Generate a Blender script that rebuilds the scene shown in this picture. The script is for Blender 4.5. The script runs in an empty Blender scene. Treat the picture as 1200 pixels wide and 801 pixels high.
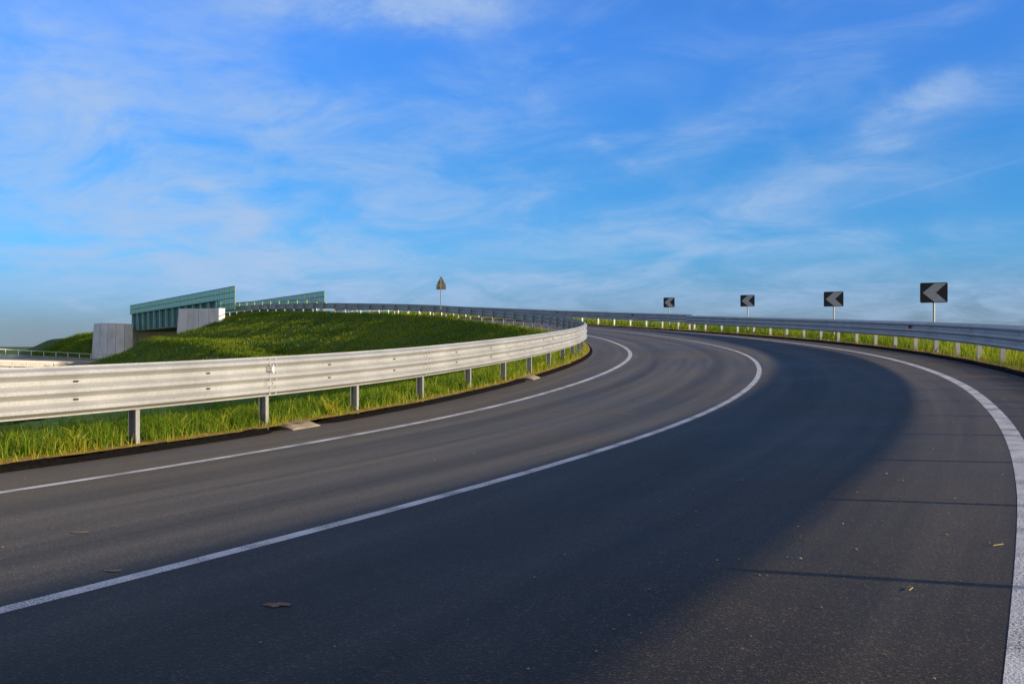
import bpy, bmesh, math, random
import numpy as np
from mathutils import Vector, Matrix

rng = np.random.default_rng(7)
random.seed(7)
PI = math.pi
sc = bpy.context.scene
COL = sc.collection

# ------------------------------------------------------------------ road alignment (metres; +Y is the view direction)
H = 1.05                      # eye height: camera stands at z = H
K_S = np.array([-25, 0, 8, 16, 24, 32, 40, 48, 56, 64, 74, 84, 94, 230.])
K_V = np.array([0.004, 0.0012, 0.0108, 0.0143, 0.0108, 0.0145, 0.0098, 0.0119, 0.0125, 0.0134, 0.0143, 0.0081, 0.0001, 0.0])
G_S = np.array([-25, 0, 15, 30, 50, 75, 100, 112, 122, 136, 230.])
G_V = np.array([0.005, -0.003, 0.033, 0.035, 0.041, 0.053, 0.041, 0.024, 0.012, -0.012, -0.012])
E_S = np.array([-25, 10, 40, 80, 110., 230.])
E_V = np.array([0.045, 0.023, 0.005, -0.028, 0.0, 0.0])
X0, Y0, Z0, TH0 = -2.313, 3.666, -1.047, 0.461
WL, WR, AL, AR, HT = 3.549, 3.62, 1.445, 1.399, 0.958
S = np.arange(-25, 230.01, 0.25)
def cums(v): return np.concatenate([[0], np.cumsum((v[1:] + v[:-1]) / 2 * np.diff(S))])
I0 = int(np.argmin(abs(S)))
_th = cums(-np.interp(S, K_S, K_V)); TH = _th - _th[I0] + TH0
_x = cums(np.sin(TH)); RX = _x - _x[I0] + X0
_y = cums(np.cos(TH)); RY = _y - _y[I0] + Y0
_z = cums(np.interp(S, G_S, G_V)); RZ = _z - _z[I0] + Z0 + H
RE = np.interp(S, E_S, E_V)
LO, RO = -WL - AL, WR + AR    # offsets of the two guardrail faces

def P(s, o, dz=0.0):
    """point at chainage s, offset o (right positive), dz above the road plane"""
    s = np.asarray(s, float); o = np.asarray(o, float)
    th = np.interp(s, S, TH)
    x = np.interp(s, S, RX) + o * np.cos(th)
    y = np.interp(s, S, RY) - o * np.sin(th)
    oc = np.clip(o, -6.0, 6.0)
    z = np.interp(s, S, RZ) + np.interp(s, S, RE) * oc + dz
    return np.stack(np.broadcast_arrays(x, y, z), -1)
def heading(s): return float(np.interp(s, S, TH))
F = 1251.3
def px_of(p): return 600 + F * p[0] / p[1], 405.2 - F * (p[2] - H) / p[1]
def s_at_px(o, px, lo, hi):
    ss = np.arange(lo, hi, 0.05); q = P(ss, o); u = 600 + F * q[:, 0] / q[:, 1]
    return float(ss[np.argmin(abs(u - px))])

# ------------------------------------------------------------------ helpers
def mesh_np(name, verts, faces, mats, mat_idx=None, uv=None, col=None, smooth=False):
    me = bpy.data.meshes.new(name)
    me.from_pydata([tuple(v) for v in verts], [], [tuple(f) for f in faces])
    for m in (mats if isinstance(mats, (list, tuple)) else [mats]): me.materials.append(m)
    if mat_idx is not None: me.polygons.foreach_set('material_index', np.asarray(mat_idx, dtype=np.int32))
    if uv is not None:
        l = me.uv_layers.new(name='UVMap')
        vi = np.empty(len(me.loops), dtype=np.int32); me.loops.foreach_get('vertex_index', vi)
        l.data.foreach_set('uv', np.asarray(uv, dtype=np.float32)[vi].ravel())
    if col is not None:
        a = me.attributes.new('tint', 'FLOAT', 'POINT'); a.data.foreach_set('value', np.asarray(col, dtype=np.float32))
    if smooth: me.polygons.foreach_set('use_smooth', np.ones(len(me.polygons), dtype=bool))
    me.update()
    return me
def link(name, me, parent=None):
    o = bpy.data.objects.new(name, me); COL.objects.link(o)
    if parent is not None: o.parent = parent
    return o
def tag(o, label=None, cat=None, group=None, kind=None):
    if label: o['label'] = label
    if cat: o['category'] = cat
    if group: o['group'] = group
    if kind: o['kind'] = kind
    return o
def empty(name, loc, label, cat, group=None):
    o = bpy.data.objects.new(name, None); COL.objects.link(o); o.location = loc; o.empty_display_size = .2
    return tag(o, label, cat, group)
class MB:
    """collects shapes into one mesh; coordinates are world minus org"""
    def __init__(s, org=(0, 0, 0)): s.v = []; s.f = []; s.m = []; s.org = np.array(org, float)
    def add(s, verts, faces, mi=0):
        b = len(s.v); s.v += [np.asarray(v, float) - s.org for v in verts]
        s.f += [[i + b for i in f] for f in faces]; s.m += [mi] * len(faces)
    def frame_box(s, c, ax, ay, az, mi=0):
        """box centred at c with half-axis vectors"""
        c, ax, ay, az = [np.array(q, float) for q in (c, ax, ay, az)]
        vs = [c + i * ax + j * ay + k * az for k in (-1, 1) for (i, j) in ((-1, -1), (1, -1), (1, 1), (-1, 1))]
        s.add(vs, [(3, 2, 1, 0), (4, 5, 6, 7), (0, 1, 5, 4), (1, 2, 6, 5), (2, 3, 7, 6), (3, 0, 4, 7)], mi)
    def sweep(s, rings, closed=True, caps=True, mi=0):
        n = len(rings[0]); vs = [p for r in rings for p in r]; fs = []
        for i in range(len(rings) - 1):
            for j in range(n if closed else n - 1):
                k = (j + 1) % n; fs.append((i * n + j, i * n + k, (i + 1) * n + k, (i + 1) * n + j))
        if caps and closed: fs += [tuple(range(n))[::-1], tuple(range((len(rings) - 1) * n, len(rings) * n))]
        s.add(vs, fs, mi)
    def tube(s, a, b, r, n=8, mi=0):
        a, b = np.array(a, float), np.array(b, float); d = b - a; d /= np.linalg.norm(d)
        u = np.cross(d, (0, 0, 1.)) if abs(d[2]) < .9 else np.cross(d, (1., 0, 0)); u /= np.linalg.norm(u); w = np.cross(d, u)
        ring = lambda c: [c + r * (math.cos(t) * u + math.sin(t) * w) for t in np.linspace(0, 2 * PI, n, endpoint=False)]
        s.sweep([ring(a), ring(b)], mi=mi)
    def obj(s, name, mats, parent=None, smooth=False):
        return link(name, mesh_np(name, s.v, s.f, mats, s.m, smooth=smooth), parent)

# ------------------------------------------------------------------ materials
def nt_new(name):
    m = bpy.data.materials.new(name); m.use_nodes = True; nt = m.node_tree; nt.nodes.clear()
    out = nt.nodes.new('ShaderNodeOutputMaterial'); return m, nt, out
class NT:
    def __init__(s, nt): s.nt = nt
    def n(s, t, **kw):
        nd = s.nt.nodes.new(t)
        for k, v in kw.items(): setattr(nd, k, v)
        return nd
    def l(s, a, b): s.nt.links.new(a, b)
    def val(s, inp, v):
        if hasattr(v, 'is_output'): s.l(v, inp)
        else: inp.default_value = v
    def math(s, op, a, b=None, c=None, clamp=False):
        nd = s.n('ShaderNodeMath', operation=op, use_clamp=clamp); s.val(nd.inputs[0], a)
        if b is not None: s.val(nd.inputs[1], b)
        if c is not None: s.val(nd.inputs[2], c)
        return nd.outputs[0]
    def math_vec(s, vec, off):
        nd = s.n('ShaderNodeVectorMath', operation='ADD'); s.l(vec, nd.inputs[0]); nd.inputs[1].default_value = (off, off * .7, off * 1.3); return nd.outputs[0]
    def noise(s, vec, scale, detail=4, rough=.5, dist=0):
        nd = s.n('ShaderNodeTexNoise'); 
        if vec is not None: s.l(vec, nd.inputs['Vector'])
        nd.inputs['Scale'].default_value = scale; nd.inputs['Detail'].default_value = detail
        nd.inputs['Roughness'].default_value = rough; nd.inputs['Distortion'].default_value = dist
        return nd.outputs['Fac']
    def ramp(s, fac, pts):
        nd = s.n('ShaderNodeValToRGB'); e = nd.color_ramp.elements
        while len(e) < len(pts): e.new(.5)
        for q, (p, c) in zip(e, pts): q.position = p; q.color = c if len(c) == 4 else (*c, 1)
        s.l(fac, nd.inputs[0]); return nd.outputs[0]
    def mix(s, f, a, b, mode='MIX'):
        nd = s.n('ShaderNodeMix', data_type='RGBA', blend_type=mode)
        s.val(nd.inputs[0], f)
        for i, v in ((6, a), (7, b)):
            if hasattr(v, 'is_output'): s.l(v, nd.inputs[i])
            else: nd.inputs[i].default_value = (*v, 1) if len(v) == 3 else v
        return nd.outputs[2]
    def maprange(s, v, a, b, c=0., d=1., smooth=True):
        nd = s.n('ShaderNodeMapRange', interpolation_type='SMOOTHSTEP' if smooth else 'LINEAR'); s.val(nd.inputs[0], v)
        for i, q in ((1, a), (2, b), (3, c), (4, d)): nd.inputs[i].default_value = q
        return nd.outputs[0]
    def bump(s, h, strength, dist):
        nd = s.n('ShaderNodeBump'); nd.inputs['Strength'].default_value = strength; nd.inputs['Distance'].default_value = dist
        s.l(h, nd.inputs['Height']); return nd.outputs[0]
    def principled(s, out, color, rough=.6, metal=0., spec=.5, normal=None):
        b = s.n('ShaderNodeBsdfPrincipled')
        for k, v in (('Base Color', color), ('Roughness', rough), ('Metallic', metal), ('Specular IOR Level', spec)):
            if hasattr(v, 'is_output'): s.l(v, b.inputs[k])
            else: b.inputs[k].default_value = (*v, 1) if isinstance(v, tuple) else v
        if normal is not None: s.l(normal, b.inputs['Normal'])
        s.l(b.outputs[0], out.inputs['Surface']); return b
def simple(name, color, rough=.6, metal=0., var=.15, scale=6., bump=0., spec=.5):
    m, nt, out = nt_new(name); N = NT(nt)
    co = N.n('ShaderNodeTexCoord').outputs['Object']
    f = N.noise(co, scale, 5, .6)
    c = N.ramp(f, [(.3, tuple(x * (1 - var) for x in color)), (.7, tuple(min(1, x * (1 + var)) for x in color))])
    nm = N.bump(N.noise(co, scale * 8, 3), bump, .01) if bump else None
    N.principled(out, c, rough, metal, spec, nm); return m

def asphalt_mat():
    m, nt, out = nt_new('asphalt'); N = NT(nt)
    uv = N.n('ShaderNodeTexCoord').outputs['UV']
    sep = N.n('ShaderNodeSeparateXYZ'); N.l(uv, sep.inputs[0]); u, v = sep.outputs[0], sep.outputs[1]
    # shoulders: older, browner, dusty
    wob = N.math('MULTIPLY', N.math('SUBTRACT', N.noise(uv, .8, 4), .5), .5)
    uw = N.math('ADD', u, wob)
    shL = N.maprange(uw, -3.62, -3.75)
    shR = N.maprange(uw, 3.0, 3.9)
    dust_sunwarm = N.maprange(uw, 1.4, 3.4)          # gravelly, dusty part of the outer lane, its colour warmed as if sunlit
    sh = N.math('MAXIMUM', shL, shR)
    st = N.n('ShaderNodeMapping'); N.l(uv, st.inputs[0]); st.inputs['Scale'].default_value = (2.2, .05, 1)
    streak = N.noise(st.outputs[0], 1.6, 5, .6)
    # tyre tracks worn smoother and paler or darker along each lane
    def band(c, w):
        d = N.math('ABSOLUTE', N.math('SUBTRACT', u, c)); return N.maprange(d, w, 0.0)
    tr = N.math('ADD', N.math('ADD', band(-2.6, .45), band(-.95, .45)), N.math('ADD', band(1.0, .5), band(2.6, .5)))
    big = N.noise(uv, .22, 5, .6)
    base = N.ramp(streak, [(.22, (.011, .0105, .0102)), (.78, (.028, .0262, .025))])
    base = N.mix(N.math('MULTIPLY', tr, .45), base, (.0075, .0072, .007))
    base = N.mix(N.math('MULTIPLY', N.maprange(big, .45, .75), .30), base, (.046, .043, .040))
    base = N.mix(N.math('MULTIPLY', sh, .75), base, (.017, .0125, .010))
    base = N.mix(N.math('MULTIPLY', dust_sunwarm, N.maprange(N.noise(uv, 1.7, 5, .65), .35, .75, .25, .7)), base, (.042, .030, .020))
    # aggregate
    vo = N.n('ShaderNodeTexVoronoi'); N.l(uv, vo.inputs['Vector']); vo.inputs['Scale'].default_value = 130
    sepc = N.n('ShaderNodeSeparateColor'); N.l(vo.outputs['Color'], sepc.inputs[0])
    agg = N.ramp(sepc.outputs[0], [(0, (.6, .6, .6)), (.6, (.92, .92, .92)), (.86, (1.2, 1.2, 1.2)), (1, (4.2, 3.9, 3.4))])
    base = N.mix(1.0, base, agg, 'MULTIPLY')
    fine = N.noise(uv, 230, 3, .7)
    base = N.mix(1.0, base, N.ramp(fine, [(.3, (.72, .72, .72)), (.7, (1.28, 1.28, 1.28))]), 'MULTIPLY')
    # small transverse scuffs
    mp = N.n('ShaderNodeMapping'); N.l(uv, mp.inputs[0]); mp.inputs['Scale'].default_value = (.9, 6, 1)
    scuff = N.maprange(N.noise(mp.outputs[0], 1.3, 3, .5), .70, .78)
    base = N.mix(N.math('MULTIPLY', scuff, .30), base, (.075, .068, .060))
    hgt = N.math('ADD', vo.outputs['Distance'], N.math('MULTIPLY', fine, .6))
    nm = N.bump(hgt, .28, .005)
    # longitudinal construction joint, sealed cracks and a few patches
    vc = N.n('ShaderNodeTexVoronoi', feature='DISTANCE_TO_EDGE'); cm = N.n('ShaderNodeMapping'); N.l(uv, cm.inputs[0]); cm.inputs['Scale'].default_value = (.33, .12, 1)
    wv = N.n('ShaderNodeVectorMath', operation='ADD'); nv = N.n('ShaderNodeTexNoise'); N.l(uv, nv.inputs['Vector']); nv.inputs['Scale'].default_value = 1.1; nv.inputs['Detail'].default_value = 6
    sc_ = N.n('ShaderNodeVectorMath', operation='SCALE'); N.l(nv.outputs['Color'], sc_.inputs[0]); sc_.inputs['Scale'].default_value = .22
    N.l(cm.outputs[0], wv.inputs[0]); N.l(sc_.outputs[0], wv.inputs[1]); N.l(wv.outputs[0], vc.inputs['Vector'])
    crack = N.math('MULTIPLY', N.maprange(vc.outputs['Distance'], .0045, .0015), N.maprange(N.noise(uv, .35, 3), .50, .62))
    base = N.mix(N.math('MULTIPLY', crack, .55), base, (.008, .007, .007))
    b = N.principled(out, base, N.ramp(big, [(.3, (.40,) * 3), (.7, (.54,) * 3)]), 0, .024, nm)
    b.inputs['Specular Tint'].default_value = (1.0, .74, .50, 1)
    b.inputs['Diffuse Roughness'].default_value = 1.0
    N.l(N.math('MULTIPLY', N.math('MULTIPLY', N.maprange(N.math('ADD', N.math('MULTIPLY', streak, .6), N.math('MULTIPLY', big, .4)), .32, .68, .025, .050), N.math('SUBTRACT', 1.0, N.math('MULTIPLY', tr, .30))), N.maprange(fine, .2, .8, .7, 1.3)), b.inputs['Sheen Weight']); b.inputs['Sheen Roughness'].default_value = .45; b.inputs['Sheen Tint'].default_value = (1.0, .92, .84, 1)
    return m
def paint_mat():
    m, nt, out = nt_new('road_paint'); N = NT(nt)
    uv = N.n('ShaderNodeTexCoord').outputs['UV']
    vo = N.n('ShaderNodeTexVoronoi'); N.l(uv, vo.inputs['Vector']); vo.inputs['Scale'].default_value = 85
    wear = N.math('ADD', N.math('MULTIPLY', N.noise(uv, 90, 4, .75), .75), N.math('MULTIPLY', N.noise(uv, 2.2, 4), .35))
    w = N.maprange(wear, .535, .635)
    c = N.mix(w, N.ramp(N.noise(uv, 6, 5, .7), [(.3, (.52, .51, .50)), (.7, (.74, .73, .71))]), (.10, .098, .098))
    N.principled(out, c, .6, 0, .4, N.bump(N.math('ADD', vo.outputs['Distance'], N.noise(uv, 200, 2)), .5, .006)); return m
def galv_mat(name, tone=(.44, .435, .41)):
    m, nt, out = nt_new(name); N = NT(nt)
    co = N.n('ShaderNodeTexCoord').outputs['Object']
    a = N.noise(co, 1.1, 6, .65); b = N.noise(co, 45, 3, .6)
    mp = N.n('ShaderNodeMapping'); N.l(co, mp.inputs[0]); mp.inputs['Scale'].default_value = (6, 6, .7)
    d = N.noise(mp.outputs[0], 2.2, 5, .7)
    c = N.ramp(a, [(.3, tuple(x * .80 for x in tone)), (.7, tuple(x * 1.10 for x in tone))])
    c = N.mix(1, c, N.ramp(b, [(.3, (.9,) * 3), (.7, (1.08,) * 3)]), 'MULTIPLY')
    c = N.mix(N.math('MULTIPLY', N.maprange(d, .55, .80), .32), c, (.28, .26, .21))
    N.principled(out, c, N.ramp(b, [(.3, (.42,) * 3), (.7, (.58,) * 3)]), .30, .5); return m
def concrete_mat(name, tone=(.36, .35, .34), board=0.0):
    m, nt, out = nt_new(name); N = NT(nt)
    co = N.n('ShaderNodeTexCoord').outputs['Object']
    a = N.noise(co, .5, 6, .65)
    mp = N.n('ShaderNodeMapping'); N.l(co, mp.inputs[0]); mp.inputs['Scale'].default_value = (2.5, 2.5, .18)
    d = N.noise(mp.outputs[0], 1.0, 6, .7)
    c = N.ramp(a, [(.3, tuple(x * .8 for x in tone)), (.7, tuple(x * 1.15 for x in tone))])
    c = N.mix(N.math('MULTIPLY', N.maprange(d, .50, .78), .40), c, (.22, .20, .18))
    N.principled(out, c, .85, 0, .3, N.bump(N.noise(co, 14, 4), .3, .02)); return m
def grass_mat(name, dark, light, straw, trans=.45):
    m, nt, out = nt_new(name); N = NT(nt)
    t = N.n('ShaderNodeAttribute', attribute_name='tint').outputs['Fac']
    pos = N.n('ShaderNodeNewGeometry').outputs['Position']
    patch = N.math('ADD', N.math('MULTIPLY', N.noise(pos, .55, 4, .6), .5), N.math('MULTIPLY', N.maprange(N.noise(pos, .13, 4, .6), .3, .7), .5))
    f = N.math('ADD', N.math('MULTIPLY', t, .65), N.math('MULTIPLY', patch, .45))
    c = N.ramp(f, [(.22, dark), (.55, light), (.80, straw)])
    d = N.n('ShaderNodeBsdfPrincipled'); N.l(c, d.inputs['Base Color']); d.inputs['Roughness'].default_value = .55; d.inputs['Specular IOR Level'].default_value = .25
    tr = N.n('ShaderNodeBsdfTranslucent'); N.l(N.mix(1, c, (1.3, 1.25, .6), 'MULTIPLY'), tr.inputs[0])
    mx = N.n('ShaderNodeMixShader'); mx.inputs[0].default_value = trans
    N.l(d.outputs[0], mx.inputs[1]); N.l(tr.outputs[0], mx.inputs[2]); N.l(mx.outputs[0], out.inputs['Surface']); return m
def ground_mat():
    m, nt, out = nt_new('grassy_ground'); N = NT(nt)
    uv = N.n('ShaderNodeTexCoord').outputs['UV']       # u: metres from the kerb, v: noise seed
    pos = N.n('ShaderNodeNewGeometry').outputs['Position']
    sep = N.n('ShaderNodeSeparateXYZ'); N.l(uv, sep.inputs[0])
    a = N.noise(pos, .35, 6, .65); b = N.noise(pos, 7, 5, .7)
    g = N.ramp(a, [(.3, (.026, .062, .007)), (.5, (.060, .115, .010)), (.72, (.13, .16, .018))])
    g = N.mix(1, g, N.ramp(b, [(.25, (.45,) * 3), (.75, (1.5,) * 3)]), 'MULTIPLY')
    wob = N.math('MULTIPLY', N.noise(pos, 1.4, 4, .6), .55)
    strip = N.maprange(N.math('SUBTRACT', sep.outputs[0], wob), .26, -.06)   # dry straw and soil by the kerb
    soil = N.ramp(b, [(.3, (.24, .14, .025)), (.7, (.52, .34, .055))])
    c = N.mix(strip, g, soil)
    N.principled(out, c, .9, 0, .2, N.bump(b, .9, .08)); return m

ASPHALT = asphalt_mat(); PAINT = paint_mat()
GALV = galv_mat('galvanised_steel'); GALV_POST = galv_mat('galvanised_post', (.38, .375, .36))
BLACK = simple('dark_slot', (.012, .012, .012), .8)
KERB = simple('bitumen_kerb', (.007, .006, .0055), .95, 0, .6, 30, .9, .06)
CHUTE = concrete_mat('chute_concrete', (.30, .25, .18)); CONC = concrete_mat('concrete'); CONC_PALE = concrete_mat('pale_concrete', (.46, .43, .38))
TEAL = simple('teal_paint', (.030, .105, .070), .5, 0, .2, 1.5)
TEAL_LIT = simple('lit_teal_paint', (.36, .56, .48), .45, 0, .15, 1.5)  # teal paled so that the shaded stiffeners look sunlit
GREEN = simple('green_yellow_paint', (.13, .22, .06), .5, 0, .2, 2)
SIGN_BLACK = simple('sign_black', (.010, .010, .012), .5, 0, .2, 8)
SIGN_WHITE = simple('sign_white_film', (.42, .42, .41), .5, 0, .1, 8)
POLE_DARK = simple('weathered_pole', (.22, .19, .15), .6, .2, .15, 8)
SIGN_BACK = simple('sign_back', (.34, .28, .22), .55, .2, .15, 6)
POLE = simple('pole_steel', (.30, .285, .25), .5, .2, .1, 8)
REF_RED = simple('red_reflector', (.30, .012, .015), .3, 0, .2, 8)
REF_WHITE_GLINT = simple('white_reflector_and_glint', (.78, .76, .74), .35, 0, .1, 8)
GROUND = ground_mat()
GRASS = grass_mat('grass_blade', (.060, .125, .008), (.165, .280, .012), (.48, .43, .05), .55)
GRASS_FAR = grass_mat('grass_tuft', (.036, .090, .006), (.160, .235, .010), (.36, .34, .03), .48)
STONE = simple('gravel_stone', (.30, .22, .13), .9, 0, .4, 20)
STRAW = simple('dry_straw', (.48, .36, .13), .8)
DIRT = simple('dirt_film', (.17, .12, .07), .95, 0, .35, 9)

# ------------------------------------------------------------------ road, markings, kerbs
def strip(name, s0, s1, ds, o0, o1, no, dz, mat, kind='structure', shift=None):
    ss = np.arange(s0, s1 + 1e-6, ds); oo = np.linspace(o0, o1, no)
    SS, OO = np.meshgrid(ss, oo, indexing='ij')
    if shift is not None: OO = OO + shift(SS)
    V = P(SS, OO, dz).reshape(-1, 3); uv = np.stack([OO, SS], -1).reshape(-1, 2)
    n = no; fs = [(i * n + j, i * n + j + 1, (i + 1) * n + j + 1, (i + 1) * n + j) for i in range(len(ss) - 1) for j in range(n - 1)]
    o = link(name, mesh_np(name, V, fs, mat, uv=uv, smooth=True)); o['kind'] = kind; return o
road = strip('road', -22, 190, .5, -4.95, 5.08, 22, 0, ASPHALT)
strip('edge_line', -22, 190, .25, -WL - .06, -WL + .06, 3, .0012, PAINT)
strip('centre_line', -22, 190, .25, -.052, .052, 3, .0012, PAINT)
line_r = lambda q: WR + .062 * np.clip((13 - q) / 8, 0, 1)
strip('edge_line', -22, 190, .25, -.078, .078, 3, .0012, PAINT, shift=line_r)

KL0, KR0 = 4.80, 4.93
def kerb(name, side, s0, s1):
    """low hand-laid bitumen kerb, lumpy; side -1 left, +1 right"""
    k0 = KL0 if side < 0 else KR0
    prof = [(0.0, -.02), (.012, .03), (.035, .055), (.08, .066), (.125, .055), (.15, .0), (.15, -.15)]
    rings = []
    for s in np.arange(s0, s1 + 1e-6, .12 if s1 < 45 else .3):
        end = min(1, max(.15, min(s - s0, s1 - s) / .5))
        w = 1 + .16 * math.sin(s * 1.7) + .12 * math.sin(s * 5.3 + 1) + .08 * math.sin(s * 11.1) + rng.normal() * .07
        rings.append([P(s, side * (k0 + a * w + (1 - end) * .25), b * end * (1 + .08 * math.sin(s * 3.1) + .08 * math.sin(s * 7.7) + rng.normal() * .10)) for a, b in prof])
    mb = MB(); mb.sweep(rings, closed=True)
    o = mb.obj(name, KERB); o['kind'] = 'structure'; return o
s_c1 = s_at_px(-4.9, 350, 2, 30); s_c2 = s_at_px(-4.9, 622, 10, 40); s_c3 = s_at_px(-4.9, 684, 20, 60)
gaps = [s_c1, s_c2]
edges = [-20] + [q for g in gaps for q in (g - .30, g + .38)] + [125]
for a, b in zip(edges[0::2], edges[1::2]): kerb('kerb', -1, a, b)
kerb('kerb', 1, -20, 125)

for i, s0 in enumerate(gaps):      # concrete water chutes let into the kerb
    lab = ['low pale concrete drain chute slab in the kerb gap nearest the camera',
           'small pale concrete drain chute slab in the kerb where the bend tightens'][i]
    mb = MB(); rings = []
    for t, zz, hw in ((-.04, .012, .34), (.06, .05, .31), (.25, .07, .28), (.7, .03, .24)):
        o = -(KL0 + t)
        rings.append([P(s0 - hw, o, -.12), P(s0 - hw, o, zz * .7), P(s0 - hw * .7, o, zz + .02), P(s0, o, zz - .005), P(s0 + hw * .75, o, zz + .02), P(s0 + hw, o, zz * .6), P(s0 + hw, o, -.12)])
    mb.sweep(rings)
    tag(mb.obj('drain_chute', CHUTE), lab, 'drain chute', 'concrete drain chutes in the left kerb')

# ------------------------------------------------------------------ ground: verges, embankments and plain
def lump(x, y, sc_, seed=0):
    return (np.sin(x * sc_ + 1.3 + seed) * np.cos(y * sc_ * 1.17 + .7 * seed) + .6 * np.sin(x * sc_ * 2.3 + y * sc_ * 1.9 + seed)
            + .35 * np.sin(x * sc_ * 4.1 - y * sc_ * 3.7 + 2 * seed) + .2 * np.cos(x * sc_ * 7.3 + y * sc_ * 8.1)) / 2.0
FLOOR = -3.6 + H
def left_z(s, d):
    """ground height left of the kerb, d metres from it"""
    base = np.interp(s, S, RZ) - np.interp(s, S, RE) * 4.9
    base = base + .07 - .012 * np.clip(d, 0, 2)
    drop = .37 * np.clip(d - 1.5, 0, 8.0) + .12 * np.clip(d - 8.9, 0, 2.6) + .40 * np.clip(d - 11.5, 0, 40)
    crest = np.exp(-((d - 10.6) / 1.5) ** 2) * .45 * np.clip((s - 88) / 12, 0, 1)
    cone = np.clip(s - 122.5, 0, 60) * np.clip(d / 2.0, 0, 1)
    z = base - drop + crest - .42 * cone
    q = P(s, -4.9 - d)
    z = z + (lump(q[..., 0], q[..., 1], .55) * .22 + lump(q[..., 0], q[..., 1], 1.15, 6) * .13) * np.clip((d - 1.5) / 3, 0, 1) + lump(q[..., 0], q[..., 1], 1.9, 3) * .05 * np.clip(d / 2, 0.2, 1)
    return np.maximum(z, FLOOR + .25 * lump(q[..., 0], q[..., 1], .2, 1))
def right_z(s, d):
    base = np.interp(s, S, RZ) + np.interp(s, S, RE) * 5.2 + .07
    z = base + (.02 + .055 * np.clip((s - 26) / 14, 0, 1)) * np.clip(d, 0, 3) - .5 * np.clip(d - 3.6, 0, 40)
    q = P(s, 5.12 + d)
    z = z + lump(q[..., 0], q[..., 1], 1.6, 2) * .04 * np.clip(d / 1.5, .2, 1)
    return np.maximum(z, -6.5 + H)
def bank(name, fz, side, k0, s0, s1, ds, dd):
    ss = np.arange(s0, s1 + 1e-6, ds); SS, DD = np.meshgrid(ss, dd, indexing='ij')
    Q = P(SS, side * (k0 + DD)); Q[..., 2] = fz(SS, DD); n = len(dd)
    fs = []
    for i in range(len(ss) - 1):
        for j in range(n - 1):
            f = (i * n + j, i * n + j + 1, (i + 1) * n + j + 1, (i + 1) * n + j)
            fs.append(f if side > 0 else f[::-1])
    o = link(name, mesh_np(name, Q.reshape(-1, 3), fs, GROUND, uv=np.stack([DD - .1, SS], -1).reshape(-1, 2), smooth=True)); o['kind'] = 'structure'; return o
dl = np.concatenate([np.arange(0, 2, .2), np.arange(2, 26, .35)])
bank('embankment', left_z, -1, 4.9, -20, 146, .5, dl)
dr = np.concatenate([np.arange(0, 4, .25), np.arange(4, 20, 1.)])
bank('embankment', right_z, 1, 5.05, -20, 128, .5, dr)
# bank under the road end at the bridge, and the far embankment beyond it
def far_bank():
    mb = []
    ss = np.arange(171.5, 229, 1.5); oo = np.linspace(-34, 34, 69); SS, OO = np.meshgrid(ss, oo, indexing='ij')
    Q = P(SS, OO); a = np.maximum(np.abs(OO) - 7.4, 0)
    z = np.interp(SS, S, RZ) - .95 - .46 * a
    z = z + lump(Q[..., 0], Q[..., 1], .5, 5) * .25 * np.clip(a / 3, 0, 1)
    z = np.where((SS < 178.6) & (OO < -5.5), -5.6 + H, z)
    Q[..., 2] = np.maximum(z, -5.6 + H); n = len(oo)
    fs = [(i * n + j, i * n + j + 1, (i + 1) * n + j + 1, (i + 1) * n + j) for i in range(len(ss) - 1) for j in range(n - 1)]
    o = link('embankment', mesh_np('embankment', Q.reshape(-1, 3), fs, GROUND, uv=np.full((Q.size // 3, 2), 5.0), smooth=True)); o['kind'] = 'structure'
    return Q
far_bank()
# the plain: one sheet to the horizon
rr = np.concatenate([np.linspace(0, 240, 40), np.geomspace(260, 9000, 24)]); aa = np.linspace(0, 2 * PI, 97)[:-1]
V = []; 
for r in rr:
    for t in aa:
        x, y = -20 + r * math.sin(t), 60 + r * math.cos(t)
        V.append((x, y, -6.2 + H + .2 * float(lump(x, y, .05))))
na = len(aa); fs = [(i * na + j, i * na + (j + 1) % na, (i + 1) * na + (j + 1) % na, (i + 1) * na + j)[::-1] for i in range(len(rr) - 1) for j in range(na)]
g = link('ground', mesh_np('ground', V, fs, GROUND, uv=np.full((len(V), 2), 5.0), smooth=True)); g['kind'] = 'structure'

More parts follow.
